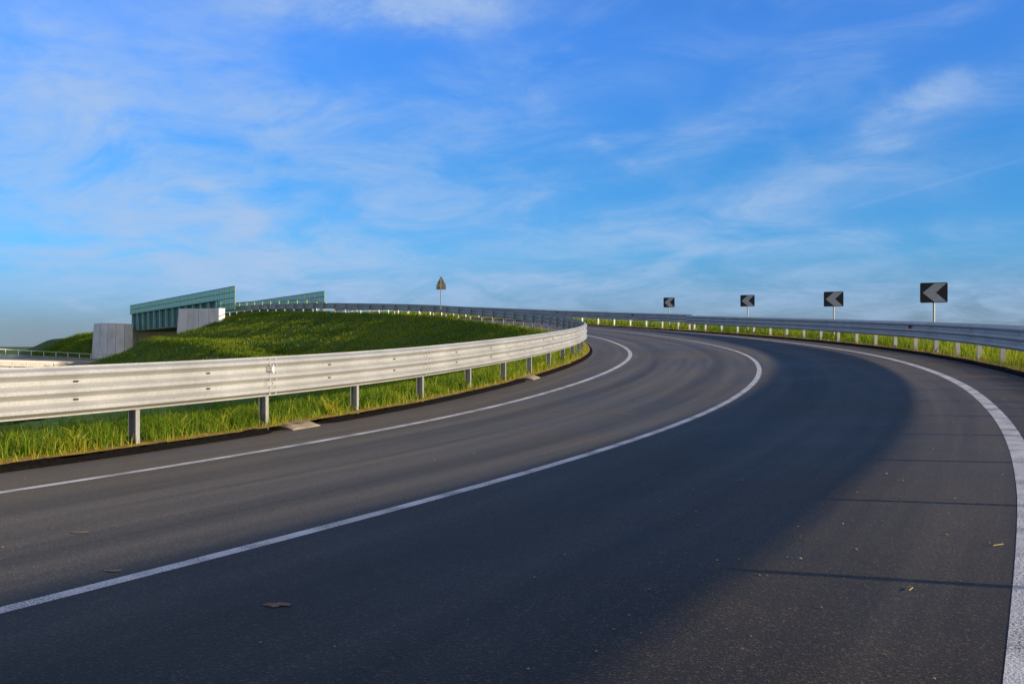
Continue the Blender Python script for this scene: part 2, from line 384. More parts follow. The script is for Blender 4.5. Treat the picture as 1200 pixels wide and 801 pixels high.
# ------------------------------------------------------------------ grass
def blades(name, base, h, w, lean, mat, tint, segs=2):
    """base Nx3; every blade a bent tapering strip of its own, in one mesh"""
    n = len(base); a = rng.uniform(0, 2 * PI, n); b = rng.uniform(0, 2 * PI, n)
    side = np.stack([np.cos(a), np.sin(a), np.zeros(n)], 1) * (w[:, None] / 2)
    bend = np.stack([np.cos(b), np.sin(b), np.zeros(n)], 1) * (lean * h)[:, None]
    up = np.zeros((n, 3)); up[:, 2] = h
    if segs == 2:
        m = base + up * .55 + bend * .28; tip = base + up * (1 - .25 * lean[:, None]) + bend
        V = np.stack([base - side, base + side, m + side * .75, m - side * .75, tip], 1).reshape(-1, 3)
        k = np.arange(n)[:, None] * 5
        quads = k + np.array([[0, 1, 2, 3]]); tris = k + np.array([[3, 2, 4]])
        loops = np.concatenate([quads.ravel(), tris.ravel()]); nv = 5
        starts = np.concatenate([np.arange(n) * 4, n * 4 + np.arange(n) * 3]); tot = np.concatenate([np.full(n, 4), np.full(n, 3)])
    else:
        tip = base + up + bend
        V = np.stack([base - side, base + side, tip], 1).reshape(-1, 3); nv = 3
        loops = (np.arange(n)[:, None] * 3 + np.array([[0, 1, 2]])).ravel(); starts = np.arange(n) * 3; tot = np.full(n, 3)
    me = bpy.data.meshes.new(name); me.vertices.add(len(V)); me.vertices.foreach_set('co', V.astype(np.float32).ravel())
    me.loops.add(len(loops)); me.loops.foreach_set('vertex_index', loops.astype(np.int32))
    me.polygons.add(len(starts)); me.polygons.foreach_set('loop_start', starts.astype(np.int32)); me.polygons.foreach_set('loop_total', tot.astype(np.int32))
    at = me.attributes.new('tint', 'FLOAT', 'POINT'); at.data.foreach_set('value', np.repeat(tint, nv).astype(np.float32))
    me.materials.append(mat); me.update(calc_edges=True); me.validate()
    o = link(name, me); tag(o, kind='stuff'); return o
def scatter(side, k0, fz, s0, s1, d0, d1, dens, dpow=1.0):
    n = int((s1 - s0) * (d1 - d0) * dens)
    s = rng.uniform(s0, s1, n); d = d0 + (d1 - d0) * rng.uniform(0, 1, n) ** dpow
    q = P(s, side * (k0 + d)); q[:, 2] = fz(s, d) - .01
    return q, s, d
def clumpy(q, d, scale, thr=0.0):
    c = lump(q[:, 0], q[:, 1], scale, 2) * .5 + lump(q[:, 0], q[:, 1], scale * 3.1, 4) * .5
    return c
def verge(name, side, k0, fz, zones, hmin, hmax, label):
    B, Hh, W, L, T = [], [], [], [], []
    for (s0, s1, d0, d1, dens, wd) in zones:
        q, s, d = scatter(side, k0, fz, s0, s1, d0, d1, dens)
        c = clumpy(q, d, 2.6)
        keep = rng.uniform(0, 1, len(q)) < np.clip(.72 + c * .9, .12, 1) * np.clip((d + .02 + .20 * c) / .34, .14, 1)
        q, d, c = q[keep], d[keep], c[keep]; n = len(q)
        grow = np.clip(.45 + d / .9, .45, 1)
        h = rng.uniform(hmin, hmax, n) * grow * (1 + .75 * c); tall = rng.uniform(0, 1, n) < .06; h[tall] *= 1.45
        B.append(q); Hh.append(np.maximum(h, .05)); W.append(rng.uniform(.6, 1.3, n) * wd); L.append(rng.uniform(.1, 1.1, n) ** 1.2)
        t = np.clip(rng.normal(.42, .20, n) + .16 * c - .12 * (c < -.15), 0, 1); dry = rng.uniform(0, 1, n) < (.06 + .45 * np.exp(-d / .13)); t[dry] = rng.uniform(.8, 1.0, dry.sum()); T.append(t)
    o = blades(name, *[np.concatenate(v) for v in (B, Hh, W, L)], GRASS, np.concatenate(T)); o['label'] = label; o['category'] = 'grass'
def weeds():
    B, T = [], []
    for (s0, s1, m) in ((.5, 12, 46), (12, 30, 40)):
        for k in range(m):
            s = rng.uniform(s0, s1); d = rng.uniform(.1, 1.6); q = P(s, -(4.98 + d)); q[2] = float(left_z(np.array(s), np.array(d))) - .01
            nb_ = int(rng.integers(10, 22)); t = rng.uniform(0, .35) if rng.uniform() < .7 else .9
            B.append(q + np.concatenate([rng.normal(0, .035, (nb_, 2)), np.zeros((nb_, 1))], 1)); T.append(np.clip(rng.normal(t, .06, nb_), 0, 1))
    B = np.concatenate(B); n = len(B)
    o = blades('weeds', B, rng.uniform(.12, .34, n), rng.uniform(.016, .034, n), rng.uniform(.4, 1.3, n), GRASS, np.concatenate(T))
    o['label'] = 'broad leaved weeds growing among the verge grass under the left guardrail'; o['category'] = 'weeds'
weeds()
verge('verge_grass', -1, 4.98, left_z, [(.5, 11, -.07, 3.2, 1400, .010), (11, 24, -.07, 3.0, 800, .013), (24, 48, -.07, 2.5, 420, .016)], .10, .30,
      'bright green grass with yellow tips growing under the left guardrail')
verge('verge_grass', 1, 5.09, right_z, [(6, 24, -.06, 3.8, 480, .013), (24, 60, -.06, 3.8, 190, .022), (60, 124, -.05, 4.0, 70, .035)], .14, .33,
      'sunlit yellow green grass strip under the right guardrail')
def slope_grass():
    B, Hh, W, L, T = [], [], [], [], []
    for (s0, s1, d0, d1, dens, wd, hh) in ((0, 42, 2.6, 15, 45, .04, .30), (42, 72, .4, 12, 95, .050, .24), (72, 124, .3, 12, 85, .062, .26), (84, 146, 9, 20, 50, .08, .28)):
        q, s, d = scatter(-1, 4.9, left_z, s0, s1, d0, d1, dens)
        c = clumpy(q, d, 1.1) ; keep = rng.uniform(0, 1, len(q)) < np.clip(.65 + c, .1, 1)
        q, c = q[keep], c[keep]; n = len(q)
        B.append(q); Hh.append(rng.uniform(.4, 1.1, n) * hh * (1 + .5 * np.clip(c, -1, 1))); W.append(rng.uniform(.6, 1.3, n) * wd); L.append(rng.uniform(.1, .9, n))
        T.append(np.clip(rng.normal(.42, .17, n) + .25 * c, 0, 1))
    o = blades('embankment_grass', *[np.concatenate(v) for v in (B, Hh, W, L)], GRASS_FAR, np.concatenate(T), 1)
    o['label'] = 'dark green rough grass covering the embankment inside the bend'; o['category'] = 'grass'
slope_grass()
def far_grass():
    n = 16000; s = rng.uniform(179.5, 205, n); o_ = -rng.uniform(5.5, 24, n); q = P(s, o_)
    a_ = np.maximum(abs(o_) - 7.4, 0); q[:, 2] = np.maximum(np.interp(s, S, RZ) - .95 - .46 * a_ + lump(q[:, 0], q[:, 1], .5, 5) * .25 * np.clip(a_ / 3, 0, 1), -5.6 + H)
    o = blades('embankment_grass', q, rng.uniform(.25, .7, n), rng.uniform(.08, .16, n), rng.uniform(.1, .9, n), GRASS_FAR, np.clip(rng.normal(.3, .15, n), 0, 1), 1)
    o['label'] = 'grass on the slope behind the far bridge wall'; o['category'] = 'grass'
far_grass()

# ------------------------------------------------------------------ guardrails (three-wave steel beam on posts)
HB = .506
PROF = [(0, 0), (0, .014), (.030, .030), (.078, .048), (.083, .056), (.083, .084), (.078, .092), (.010, .134), (.004, .142), (.004, .181), (.010, .189),
        (.078, .231), (.083, .239), (.083, .267), (.078, .275), (.010, .317), (.004, .325), (.004, .364), (.010, .372), (.078, .414), (.083, .422), (.083, .450), (.078, .458), (.030, .476), (0, .492), (0, .506)]
def beam_rings(ss, off, side, top, push):
    """side: +1 when the corrugations face +offset"""
    rings = []
    for s in ss:
        front = [P(s, off + side * (a + push - .083), top - b) for a, b in PROF]
        back = [P(s, off + side * (a + push - .083 - .004), top - b) for a, b in PROF[::-1]]
        rings.append(front + back)
    return rings
PITCH = 2.263
def c_post_profile(side, opening):
    w, d, t = .062, .11, .006      # flange along s, web across
    # local (a along offset towards traffic, b along s * opening): C opens towards +b
    return [(0, 0), (0, w), (-t, w), (-t, t), (-d + t, t), (-d + t, w), (-d, w), (-d, 0)]
def guardrail(name, off, side, first, count, label, group, reflectors, z_extra=0.0, push=0.0, opening=-1, hand=None, handmat=None, post_depth=.45, slot=None, PITCH=2.263):
    """first: chainage of the first post; side +1: face towards +offset"""
    root_p = P(first, off); root = empty(name, tuple(root_p), label, 'guardrail', group); org = root_p
    top = HT + z_extra
    nb = count // 2
    for k in range(nb):                      # each beam section spans two post bays
        a = first + 2 * k * PITCH; b = a + 2 * PITCH + (.16 if k < nb - 1 else 0.03)
        ss = np.linspace(a - .12, b, 17)
        mb = MB(org); mb.sweep(beam_rings(ss, off, side, top, push + (.0045 if k % 2 else 0)))
        # slotted holes and joint bolts pressed in the valleys; pale slots paint sun glints
        for zc in (.1615, .3445):
            for sp in (a + PITCH * .62, a + PITCH * 1.48):
                c = P(sp, off + side * (push + .0085 - .083 + (.0045 if k % 2 else 0)), top - zc); th = heading(sp)
                mb.frame_box(c, np.array([math.sin(th), math.cos(th), 0]) * .032, np.array([math.cos(th), -math.sin(th), 0]) * .004, (0, 0, .009), 1)
        for zc in (.035, .105, .1615, .22, .29, .3445, .40, .47):
            for ds in (-.07, .07):
                pr = np.interp(zc, [q[1] for q in PROF], [q[0] for q in PROF])
                c = P(a + ds, off + side * (push + pr - .083 + .006), top - zc); th = heading(a)
                mb.frame_box(c, np.array([math.sin(th), math.cos(th), 0]) * .013, np.array([math.cos(th), -math.sin(th), 0]) * .010, (0, 0, .013), 0)
        mb.obj('beam', [GALV, slot or BLACK], root, False)
    pb = off - side * (.125 if side > 0 else .19)
    for k in range(count + 1):
        s = first + k * PITCH; th = heading(s)
        prof = c_post_profile(side, opening); mb = MB(org); rings = []
        es = np.array([math.sin(th), math.cos(th), 0]); eo = np.array([math.cos(th), -math.sin(th), 0])
        b0 = P(s, pb)
        for z in (-post_depth, top - .06):
            rings.append([b0 + eo * side * a + es * opening * (bb - .05) + np.array([0, 0, z]) for a, bb in prof])
        if side * opening > 0: rings = [r[::-1] for r in rings]
        mb.sweep(rings)
        for zc in (.1615, .3445):            # spacer block and bolt
            c = P(s, (off - side * .0875 + pb) / 2, top - zc)
            mb.frame_box(c, eo * (abs(off - side * .0875 - pb) / 2 - .001), es * .035, (0, 0, .05))
        mb.obj('post', GALV_POST, root)
    for (sp, mat) in reflectors:
        th = heading(sp); es = np.array([math.sin(th), math.cos(th), 0]); eo = np.array([math.cos(th), -math.sin(th), 0]); mb = MB(org)
        c = P(sp, off + side * (push - .02), top - .1615)
        n = side * eo
        # trapezoid plate standing out from the valley, facing the traffic
        mb.add([c - n * .045 + es * .012 + np.array([0, 0, z]) for z in (-.03, .03)] + [c + n * .03 + es * .012 + np.array([0, 0, z]) for z in (.052, -.052)]
               + [c - n * .045 - es * .012 + np.array([0, 0, z]) for z in (-.03, .03)] + [c + n * .03 - es * .012 + np.array([0, 0, z]) for z in (.052, -.052)],
               [(0, 1, 2, 3), (7, 6, 5, 4), (0, 4, 5, 1), (1, 5, 6, 2), (2, 6, 7, 3), (3, 7, 4, 0)])
        mb.frame_box(c + es * -.03, n * .04, es * .018, (0, 0, .025))
        mb.obj('reflector', mat, root)
    if hand:                                   # tubular handrail on the bridge approach
        s0, s1 = hand; ss = np.arange(s0, s1 + .01, 1.0); mb = MB(org)
        hz = lambda s: top + .36 * min(1, max(0, (s - s0) / 4.0)) + .01
        pts = [P(s, pb, hz(s)) for s in ss]
        for a, b in zip(pts[:-1], pts[1:]): mb.tube(a, b, .055, 8)
        mb.obj('handrail', GALV, root)
        for k, s in enumerate(np.arange(s0 + 2.2, s1, PITCH)):
            th = heading(s); mb = MB(org); c = P(s, pb - side * .02, (top + hz(s)) / 2 - .08)
            mb.frame_box(c, np.array([math.cos(th), -math.sin(th), 0]) * .05, np.array([math.sin(th), math.cos(th), 0]) * .04, (0, 0, (hz(s) - top) / 2 + .06))
            mb.obj('handrail_post', GREEN, root)
    return root
s_ref1 = s_at_px(LO, 321, 2, 30); s_ref2 = s_at_px(LO, 651, 15, 40)
PITCH_L = 2.45; first_l = 6.58 - PITCH_L * 5
s_hand = s_at_px(LO, 384, 90, 130)
guardrail('guardrail', LO, 1, first_l, 66, 'sunlit three-wave steel guardrail sweeping from the left foreground round the inside of the bend', 'guardrails along the road',
          [(s_ref1, REF_WHITE_GLINT), (s_ref2, REF_WHITE_GLINT)], opening=-1, hand=(s_hand, first_l + 66 * PITCH_L), PITCH=PITCH_L)
s_split = s_at_px(RO, 838, 25, 70)
first_r = 20.5 - PITCH * 11; n_near = int(round((s_split - first_r) / PITCH / 2)) * 2; first_r = first_r if abs(first_r + n_near * PITCH - s_split) < 1.2 else first_r + PITCH; s_split = first_r + n_near * PITCH
guardrail('guardrail', RO, -1, first_r, n_near, 'shaded blue grey steel guardrail along the right edge nearest the camera, with red reflector', 'guardrails along the road',
          [(s_at_px(RO, 1065, 10, 50), REF_RED)], opening=1, push=.0, slot=REF_WHITE_GLINT)  # slots painted pale to stand in for bolts catching the sun
first_f = s_split - .35
n_far = int((126 - first_f) / PITCH) // 2 * 2
guardrail('guardrail', RO + .16, -1, first_f, n_far, 'far steel guardrail round the outside of the bend, beginning behind the end of another', 'guardrails along the road',
          [(s_at_px(RO, 738, 40, 90), BLACK), (s_at_px(RO, 650, 50, 110), BLACK)], z_extra=.07, opening=1, slot=REF_WHITE_GLINT)  # pale slots again as painted bolt glints

# ------------------------------------------------------------------ chevron boards and warning sign
def chevron(px, ph, ytop, ybot, lo, hi, yaw, label, off=RO + .95, bw=.69, bh=.60):
    s = s_at_px(off, px, lo, hi); b = P(s, off); b[2] = float(right_z(np.array(s), np.array(off - 5.05)))
    dep = b[1]; zt = H + (405.2 - ytop) / F * dep; zb = H + (405.2 - ybot) / F * dep
    root = empty('chevron_sign', tuple(b), label, 'road sign', 'chevron boards on the outside of the bend')
    a = math.radians(yaw); n = np.array([math.sin(a), math.cos(a), 0]); r = np.array([-math.cos(a), math.sin(a), 0])  # n faces traffic, r to the viewer's right
    hw = ph / F * dep / 2 / abs(r[0]); hh = (zt - zb) / 2; zc = (zt + zb) / 2
    mb = MB(b); mb.tube(b - np.array([0, 0, .4]) - n * .06, np.array([b[0], b[1], zt - .05]) - n * .06, .035, 10)
    mb.obj('post', POLE, root)
    c = np.array([b[0], b[1], zc]); Z = np.array([0, 0, 1.])
    mb = MB(b)
    # board with folded rim, slightly rounded corners
    cr = .04; out = []
    for (sx, sz, t0) in ((1, 1, 0), (-1, 1, 90), (-1, -1, 180), (1, -1, 270)):
        for t in (0, 45, 90):
            q = math.radians(t0 + t); out.append((sx * (hw - cr) + cr * math.cos(q), sz * (hh - cr) + cr * math.sin(q)))
    mb.sweep([[c + r * x + Z * z - n * .03 for x, z in out], [c + r * x + Z * z + n * .006 for x, z in out]], mi=0)
    bd = mb.obj('board', [SIGN_BLACK], root)
    mb = MB(b); d = .008
    # arrow pointing left: apex near the left edge, arms to the upper and lower right
    ax, ex = -hw * .80, hw * .10
    poly = [(ax, 0), (ex - .02, hh * .93), (hw * .93, hh * .93), (hw * .16, 0), (hw * .93, -hh * .93), (ex - .02, -hh * .93)]
    f = [c + r * x + Z * z + n * (d + .004) for x, z in poly]; k = [c + r * x + Z * z + n * d for x, z in poly]
    mb.add(f + k, [(0, 3, 2, 1), (0, 5, 4, 3)] + [(i, (i + 1) % 6, 6 + (i + 1) % 6, 6 + i) for i in range(6)])
    mb.obj('arrow', SIGN_WHITE, bd)
    mb = MB(b)
    for zz in (-.55, .55):
        mb.frame_box(c + Z * zz * hh - n * .04, r * hw * .8, n * .012, Z * .02)
        mb.frame_box(c + Z * zz * hh - n * .065, r * .055, n * .03, Z * .018)
    mb.obj('bracket', POLE, root)
chevron(1094, 27, 331, 354.5, 8, 50, 206.5, 'black chevron board with grey arrow pointing left, largest and nearest of the row at right')
chevron(977, 20, 341.5, 359, 20, 60, 206.5, 'second nearest black chevron board, between the largest board and the beginning of the far guardrail')
chevron(876, 15, 345.5, 359, 30, 75, 206.5, 'chevron board standing just right of where the right guardrail steps back')
chevron(784, 12, 348.5, 360, 40, 95, 206.5, 'smallest and farthest chevron board on its own above the far guardrail')
def warning():
    off = LO - .75; s = s_at_px(off, 516.5, 60, 110); b = P(s, off); b[2] = float(left_z(np.array(s), np.array(-off - 4.9)))
    dep = b[1]; zf = lambda y: H + (405.2 - y) / F * dep
    root = empty('warning_sign', tuple(b), 'grey brown back of a pointed warning sign on a thin pole above the grass bank', 'road sign')
    n = np.array([math.sin(math.radians(200)), math.cos(math.radians(200)), 0]); r = np.array([-n[1], n[0], 0]); Z = np.array([0, 0, 1.])
    mb = MB(b); mb.tube(b - Z * .5, np.array([b[0], b[1], zf(326)]), .032, 10); mb.obj('post', POLE_DARK, root)
    hw = .37; c = np.array([b[0], b[1], 0]) - n * .07
    pts = [(0, zf(323.6)), (.04, zf(324.0)), (hw - .02, zf(333.4)), (hw, zf(334.2)), (hw, zf(339.2)), (-hw, zf(339.2)), (-hw, zf(334.2)), (-hw + .02, zf(333.4)), (-.04, zf(324.0))]
    mb = MB(b); mb.sweep([[c + r * x + Z * z for x, z in pts], [c + r * x + Z * z - n * .025 for x, z in pts]]); mb.obj('board', SIGN_BACK, root)
    mb = MB(b)
    for y in (330, 336.5): mb.frame_box(c + Z * zf(y) + n * .018, r * hw * .62, n * .014, Z * .03)
    mb.obj('bracket', POLE, root)
warning()

# ------------------------------------------------------------------ bridge
SB0, SB1 = s_at_px(-5.75, 258, 110, 150), 171.5
THB = heading(150); ES = np.array([math.sin(THB), math.cos(THB), 0]); EO = np.array([math.cos(THB), -math.sin(THB), 0]); EZ = np.array([0, 0, 1.])
def B(s, o, z): q = P(s, o); return np.array([q[0], q[1], z + H])
gt = lambda s: 5.18 - .0128 * (s - 126)         # girder top over eye level
GD = 2.45
bp = B(148, 0, gt(148) - GD)
bridge = empty('bridge', tuple(bp), 'teal steel girder bridge with ribbed sides standing on concrete abutments at far left', 'bridge')
for side in (-1, 1):
    o = side * 5.75; mb = MB(bp)
    ss = (SB0, SB1)
    def plate(o0, o1, dz0, dz1, mi=0):
        mb.sweep([[B(s, o0, gt(s) + dz0), B(s, o1, gt(s) + dz0), B(s, o1, gt(s) + dz1), B(s, o0, gt(s) + dz1)] for s in ss], mi=mi)
    plate(o - .02, o + .02, -GD + .06, -.06); plate(o - .33, o + .33, -GD, -GD + .06); plate(o - .33, o + .33, -.06, 0)
    gd = mb.obj('girder', [TEAL], bridge)
    for k in range(14):
        s = SB0 + .5 + k * (SB1 - SB0 - 1.0) / 13; mb = MB(bp)
        for q in (-1, 1):
            c = B(s, o + q * .17, gt(s) - GD / 2); mb.frame_box(c, EO * .145, ES * .09, EZ * (GD / 2 - .065))
        mb.obj('stiffener', TEAL_LIT, gd)
mb = MB(bp); mb.sweep([[B(s, -5.4, gt(s) - GD + .15), B(s, 5.4, gt(s) - GD + .15), B(s, 5.4, gt(s) - 1.75), B(s, -5.4, gt(s) - 1.75)] for s in (SB0, SB1)])
mb.obj('deck', CONC, bridge)
mb = MB(bp)
for k in range(9):
    s = SB0 + 2.5 + k * 5; mb.frame_box(B(s, 0, gt(s) - GD - .02 + .12), EO * 5.4, ES * .12, EZ * .10)
mb.obj('cross_beam', TEAL, bridge)
mb = MB(bp)       # far abutment: wall facing us under the bridge
mb.frame_box(B(SB1 + .9, 0, (gt(171) - GD - 6.5) / 2), EO * 8.3, ES * .8, EZ * ((gt(171) - GD + 6.5) / 2)); mb.obj('abutment', CONC_PALE, bridge)
mb = MB(bp); mb.frame_box(B(SB0 + .7, 0, (gt(126) - GD - 6.5) / 2), EO * 6.4, ES * .7, EZ * ((gt(126) - GD + 6.5) / 2)); mb.obj('abutment', CONC, bridge)

# mesh safety screens on both girders
PANEL_M, _nt, _out = nt_new('screen_mesh'); N_ = NT(_nt)
_d = N_.n('ShaderNodeBsdfPrincipled'); _d.inputs['Base Color'].default_value = (.26, .46, .34, 1); _d.inputs['Roughness'].default_value = .5
_t = N_.n('ShaderNodeBsdfTransparent'); _t.inputs[0].default_value = (.75, .9, .88, 1); _mx = N_.n('ShaderNodeMixShader'); _mx.inputs[0].default_value = .55
N_.l(_t.outputs[0], _mx.inputs[1]); N_.l(_d.outputs[0], _mx.inputs[2]); N_.l(_mx.outputs[0], _out.inputs['Surface'])
def screen(o, s0, s1, label, low_to):
    """low_to: chainage up to which the screen reaches down to the deck (beyond the girder end)"""
    root_p = B(s0, o, gt(s0) - 1.2); root = empty('mesh_fence', tuple(root_p), label, 'fence', 'mesh safety fences on the bridge')
    n = 27; step = (s1 - s0) / n
    bot = lambda s: gt(s) - (1.25 if s < low_to else -.02)
    top = lambda s: gt(s) + 1.30
    for k in range(n + 1):
        s = s0 + k * step; mb = MB(root_p); b, t = bot(s - .01), top(s)
        mb.frame_box(B(s, o, (b + t) / 2), EO * .04, ES * .035, EZ * (t - b) / 2); mb.obj('post', GREEN, root)
    mb = MB(root_p)
    for lev in (1.27, .65, .03): mb.sweep([[B(s, o + a, gt(s) + lev + b) for a, b in ((-.03, -.03), (.03, -.03), (.03, .03), (-.03, .03))] for s in (s0, s1)])
    for lev in (-.60, -1.2): mb.sweep([[B(s, o + a, gt(s) + lev + b) for a, b in ((-.03, -.03), (.03, -.03), (.03, .03), (-.03, .03))] for s in (s0, low_to)])
    mb.obj('rail', TEAL, root)
    for k in range(n):
        a, b = s0 + k * step + .06, s0 + (k + 1) * step - .06; mb = MB(root_p)
        mb.sweep([[B(s, o + q, z) for q, z in ((-.008, bot(a) + .03), (.008, bot(a) + .03), (.008, top(s) - .06), (-.008, top(s) - .06))] for s in (a, b)])
        mb.obj('mesh_panel', PANEL_M, root)
s_n = s_at_px(-6.0, 275.5, 110, 140); s_f = s_at_px(6.0, 380.5, 110, 150)
screen(-6.0, s_n, SB1 + .6, 'tall pale teal mesh fence along the near side of the bridge, over the ribbed girder', SB0 + .2)
screen(6.0, s_f, SB1 + .6, 'low looking teal mesh fence on the far side of the bridge, behind the handrail', s_f + .5)

# wing walls
def u_to(px, dep): return (px - 600) / F * dep
def z_to(py, dep): return H + (405.2 - py) / F * dep
def wall(name, pts, thick, label, mat, group=None, grooves=True):
    """pts: list of (px_top, px_bottom, ytop, zbottom, depth) describing the front edge, left to right; a real battered wall of given thickness"""
    fr = []
    for (pt, pb_, yt, zb, dp) in pts: fr.append((np.array([u_to(pt, dp), dp, z_to(yt, dp)]), np.array([u_to(pb_, dp), dp - .12, zb])))
    org = fr[0][1].copy(); mb = MB(org); n = len(fr); rings = []
    for i, (t, b) in enumerate(fr):
        j0, j1 = max(0, i - 1), min(n - 1, i + 1); d = fr[j1][0] - fr[j0][0]; d[2] = 0; d /= np.linalg.norm(d); nb = np.array([-d[1], d[0], 0]) * thick
        rings.append([b, t, t + nb, b + nb])
    mb.sweep(rings); o = mb.obj(name, mat); o.location = tuple(org); tag(o, label, 'wall', group)
    if grooves:      # vertical formwork joints
        g = MB((0, 0, 0))
        for i in range(n - 1):
            for q in (.0,):
                t = fr[i][0] * (1 - q) + fr[i + 1][0] * q - org; b = fr[i][1] * (1 - q) + fr[i + 1][1] * q - org
                d = fr[i + 1][0] - fr[i][0]; d[2] = 0; d /= np.linalg.norm(d); f = np.array([d[1], -d[0], 0]) * .02
                g.add([b - d * .03 + f, b + d * .03 + f, t + d * .03 + f - EZ * .03, t - d * .03 + f - EZ * .03, b - d * .03 - f, b + d * .03 - f, t + d * .03 - f - EZ * .03, t - d * .03 - f - EZ * .03],
                      [(0, 1, 2, 3), (7, 6, 5, 4), (0, 4, 5, 1), (1, 5, 6, 2), (2, 6, 7, 3), (3, 7, 4, 0)])
        link('joint', mesh_np('joint', g.v, g.f, JOINT), o)
    return o
JOINT = simple('wall_joint', (.42, .40, .385), .9)
WALL_M = concrete_mat('wall_concrete', (.80, .74, .66))
wall('retaining_wall', [(110.5, 104.5, 379.2, -5.5 + H, 158.5), (118, 114, 378.3, -5.5 + H, 154.6), (127, 124, 378.4, -5.5 + H, 152.6), (136, 134.5, 378.6, -5.5 + H, 151.8), (146, 145.5, 379.0, -5.5 + H, 151.6), (155.5, 155.5, 379.6, -5.5 + H, 152)],
     .7, 'curved grey concrete wing wall with vertical joints at the left end of the bridge', WALL_M, 'concrete wing walls of the bridge')
wall('retaining_wall', [(209.5, 204.5, 361.6, -2.5 + H, 116.0), (221, 218.5, 361.5, -2.5 + H, 114.4), (233, 231.5, 361.4, -2.5 + H, 112.9), (245, 244.5, 361.3, -2.5 + H, 111.4), (256.5, 256.5, 361.0, -2.5 + H, 110.0)],
     .7, 'short pale concrete wing wall rising from the grass at the right end of the bridge', WALL_M, 'concrete wing walls of the bridge')

# ------------------------------------------------------------------ lower road going under the bridge, with its parapets
def px_line(p0, p1, n): return [tuple(np.array(p0) * (1 - t) + np.array(p1) * t) for t in np.linspace(0, 1, n)]
def low_wall(a, b, ytop, drop, label_w, label_r, rail_h, nposts, front=0.0, sink=0.0):
    """a, b: (px, depth) of the ends; ytop: pixel heights of the wall top used to size it"""
    fr = []
    for t in np.linspace(0, 1, 9):
        px = a[0] * (1 - t) + b[0] * t; dp = a[1] * (1 - t) + b[1] * t; yt = ytop[0] * (1 - t) + ytop[1] * t
        fr.append(np.array([u_to(px, dp), dp, z_to(yt, dp)]))
    org = fr[0] - EZ * drop; mb = MB(org); d = fr[-1] - fr[0]; d[2] = 0; d /= np.linalg.norm(d); nb = np.array([-d[1], d[0], 0])
    mb.sweep([[p - EZ * drop, p - EZ * .12, p - EZ * .12 - nb * .06, p - nb * .06, p + nb * .46, p - EZ * .12 + nb * .46, p - EZ * .12 + nb * .4, p - EZ * drop + nb * .4] for p in fr])
    o = mb.obj('concrete_wall', CONC_PALE); o.location = tuple(org); tag(o, label_w, 'wall', 'low walls beside the lower road')
    fr = [p - nb * front - EZ * sink for p in fr]; root = empty('metal_railing', tuple(fr[0]), label_r, 'railing', 'railings on the low walls'); org = fr[0]
    for t in np.linspace(.01, .99, nposts):
        p = fr[0] * (1 - t) + fr[-1] * t + nb * .2; mb = MB(org); mb.frame_box(p + EZ * rail_h / 2, d * .035, nb * .035, EZ * rail_h / 2); mb.obj('post', RAILPAINT, root)
    for lev in (1.0,):
        mb = MB(org); mb.frame_box((fr[0] + fr[-1]) / 2 + nb * .2 + EZ * (rail_h * lev), (fr[-1] - fr[0]) / 2, nb * .05, EZ * .035); mb.obj('rail', RAILPAINT, root)
RAILPAINT = simple('white_rail_paint', (.70, .68, .62), .5)
low_wall((-60, 128), (135, 150), (411.5, 421.0), 6.2, 'long low concrete wall at far left, the one farther from the camera', 'thin pale railing along the farther low wall at far left', .60, 14)
low_wall((-60, 100), (118, 122), (419.3, 424.5), 6.0, 'low pale concrete wall just above the top of the near guardrail at far left', 'short white railing in front of the nearer low wall at far left', .60, 12, 2.0, .78)
q0 = [np.array([u_to(-80, 104), 104, z_to(427, 104) - .5]), np.array([u_to(125, 126), 126, z_to(425.5, 126) - .5]), np.array([u_to(150, 152), 152, z_to(424, 152)]), np.array([u_to(-80, 127), 127, z_to(416, 127)])]
LOWROAD = simple('pale_pavement', (.34, .31, .27), .85, 0, .2, .4)
o = link('lower_road', mesh_np('lower_road', q0, [(0, 1, 2, 3)], LOWROAD)); o['kind'] = 'structure'

# ------------------------------------------------------------------ litter on the asphalt
def stones():
    mb = MB(); n = 700
    for k in range(n):
        s = rng.uniform(-1.5, 16); o = rng.choice([rng.normal(2.9, .8), rng.uniform(3.7, 5.0), rng.uniform(-4.7, 3.5)], p=[.55, .33, .12])
        r = rng.lognormal(math.log(.0038), .5); r = min(r, .012)
        c = P(s, o, r * .5); 
        pts = [c + r * np.array(v) * rng.uniform(.65, 1.2) for v in ((1, 0, 0), (.3, .95, 0), (-.8, .6, 0), (-.8, -.6, 0), (.3, -.95, 0), (0, 0, .9), (0, 0, -.6))]
        mb.add(pts, [(0, 1, 5), (1, 2, 5), (2, 3, 5), (3, 4, 5), (4, 0, 5), (1, 0, 6), (2, 1, 6), (3, 2, 6), (4, 3, 6), (0, 4, 6)])
    o = mb.obj('gravel', STONE); tag(o, 'scattered small stones on the right side of the asphalt', 'gravel', kind='stuff')
stones()
def ground_hit(px, py):
    best = None
    for s in np.arange(-3, 30, .1):
        oo = np.arange(-4.7, 4.9, .05); q = P(np.full_like(oo, s), oo); m = q[:, 1] > .8
        if not m.any(): continue
        e = (600 + F * q[:, 0] / np.maximum(q[:, 1], .5) - px) ** 2 + (405.2 - F * (q[:, 2] - H) / np.maximum(q[:, 1], .5) - py) ** 2; e[~m] = 1e12
        i = int(np.argmin(e))
        if best is None or e[i] < best[0]: best = (e[i], s, oo[i])
    return best[1], best[2]
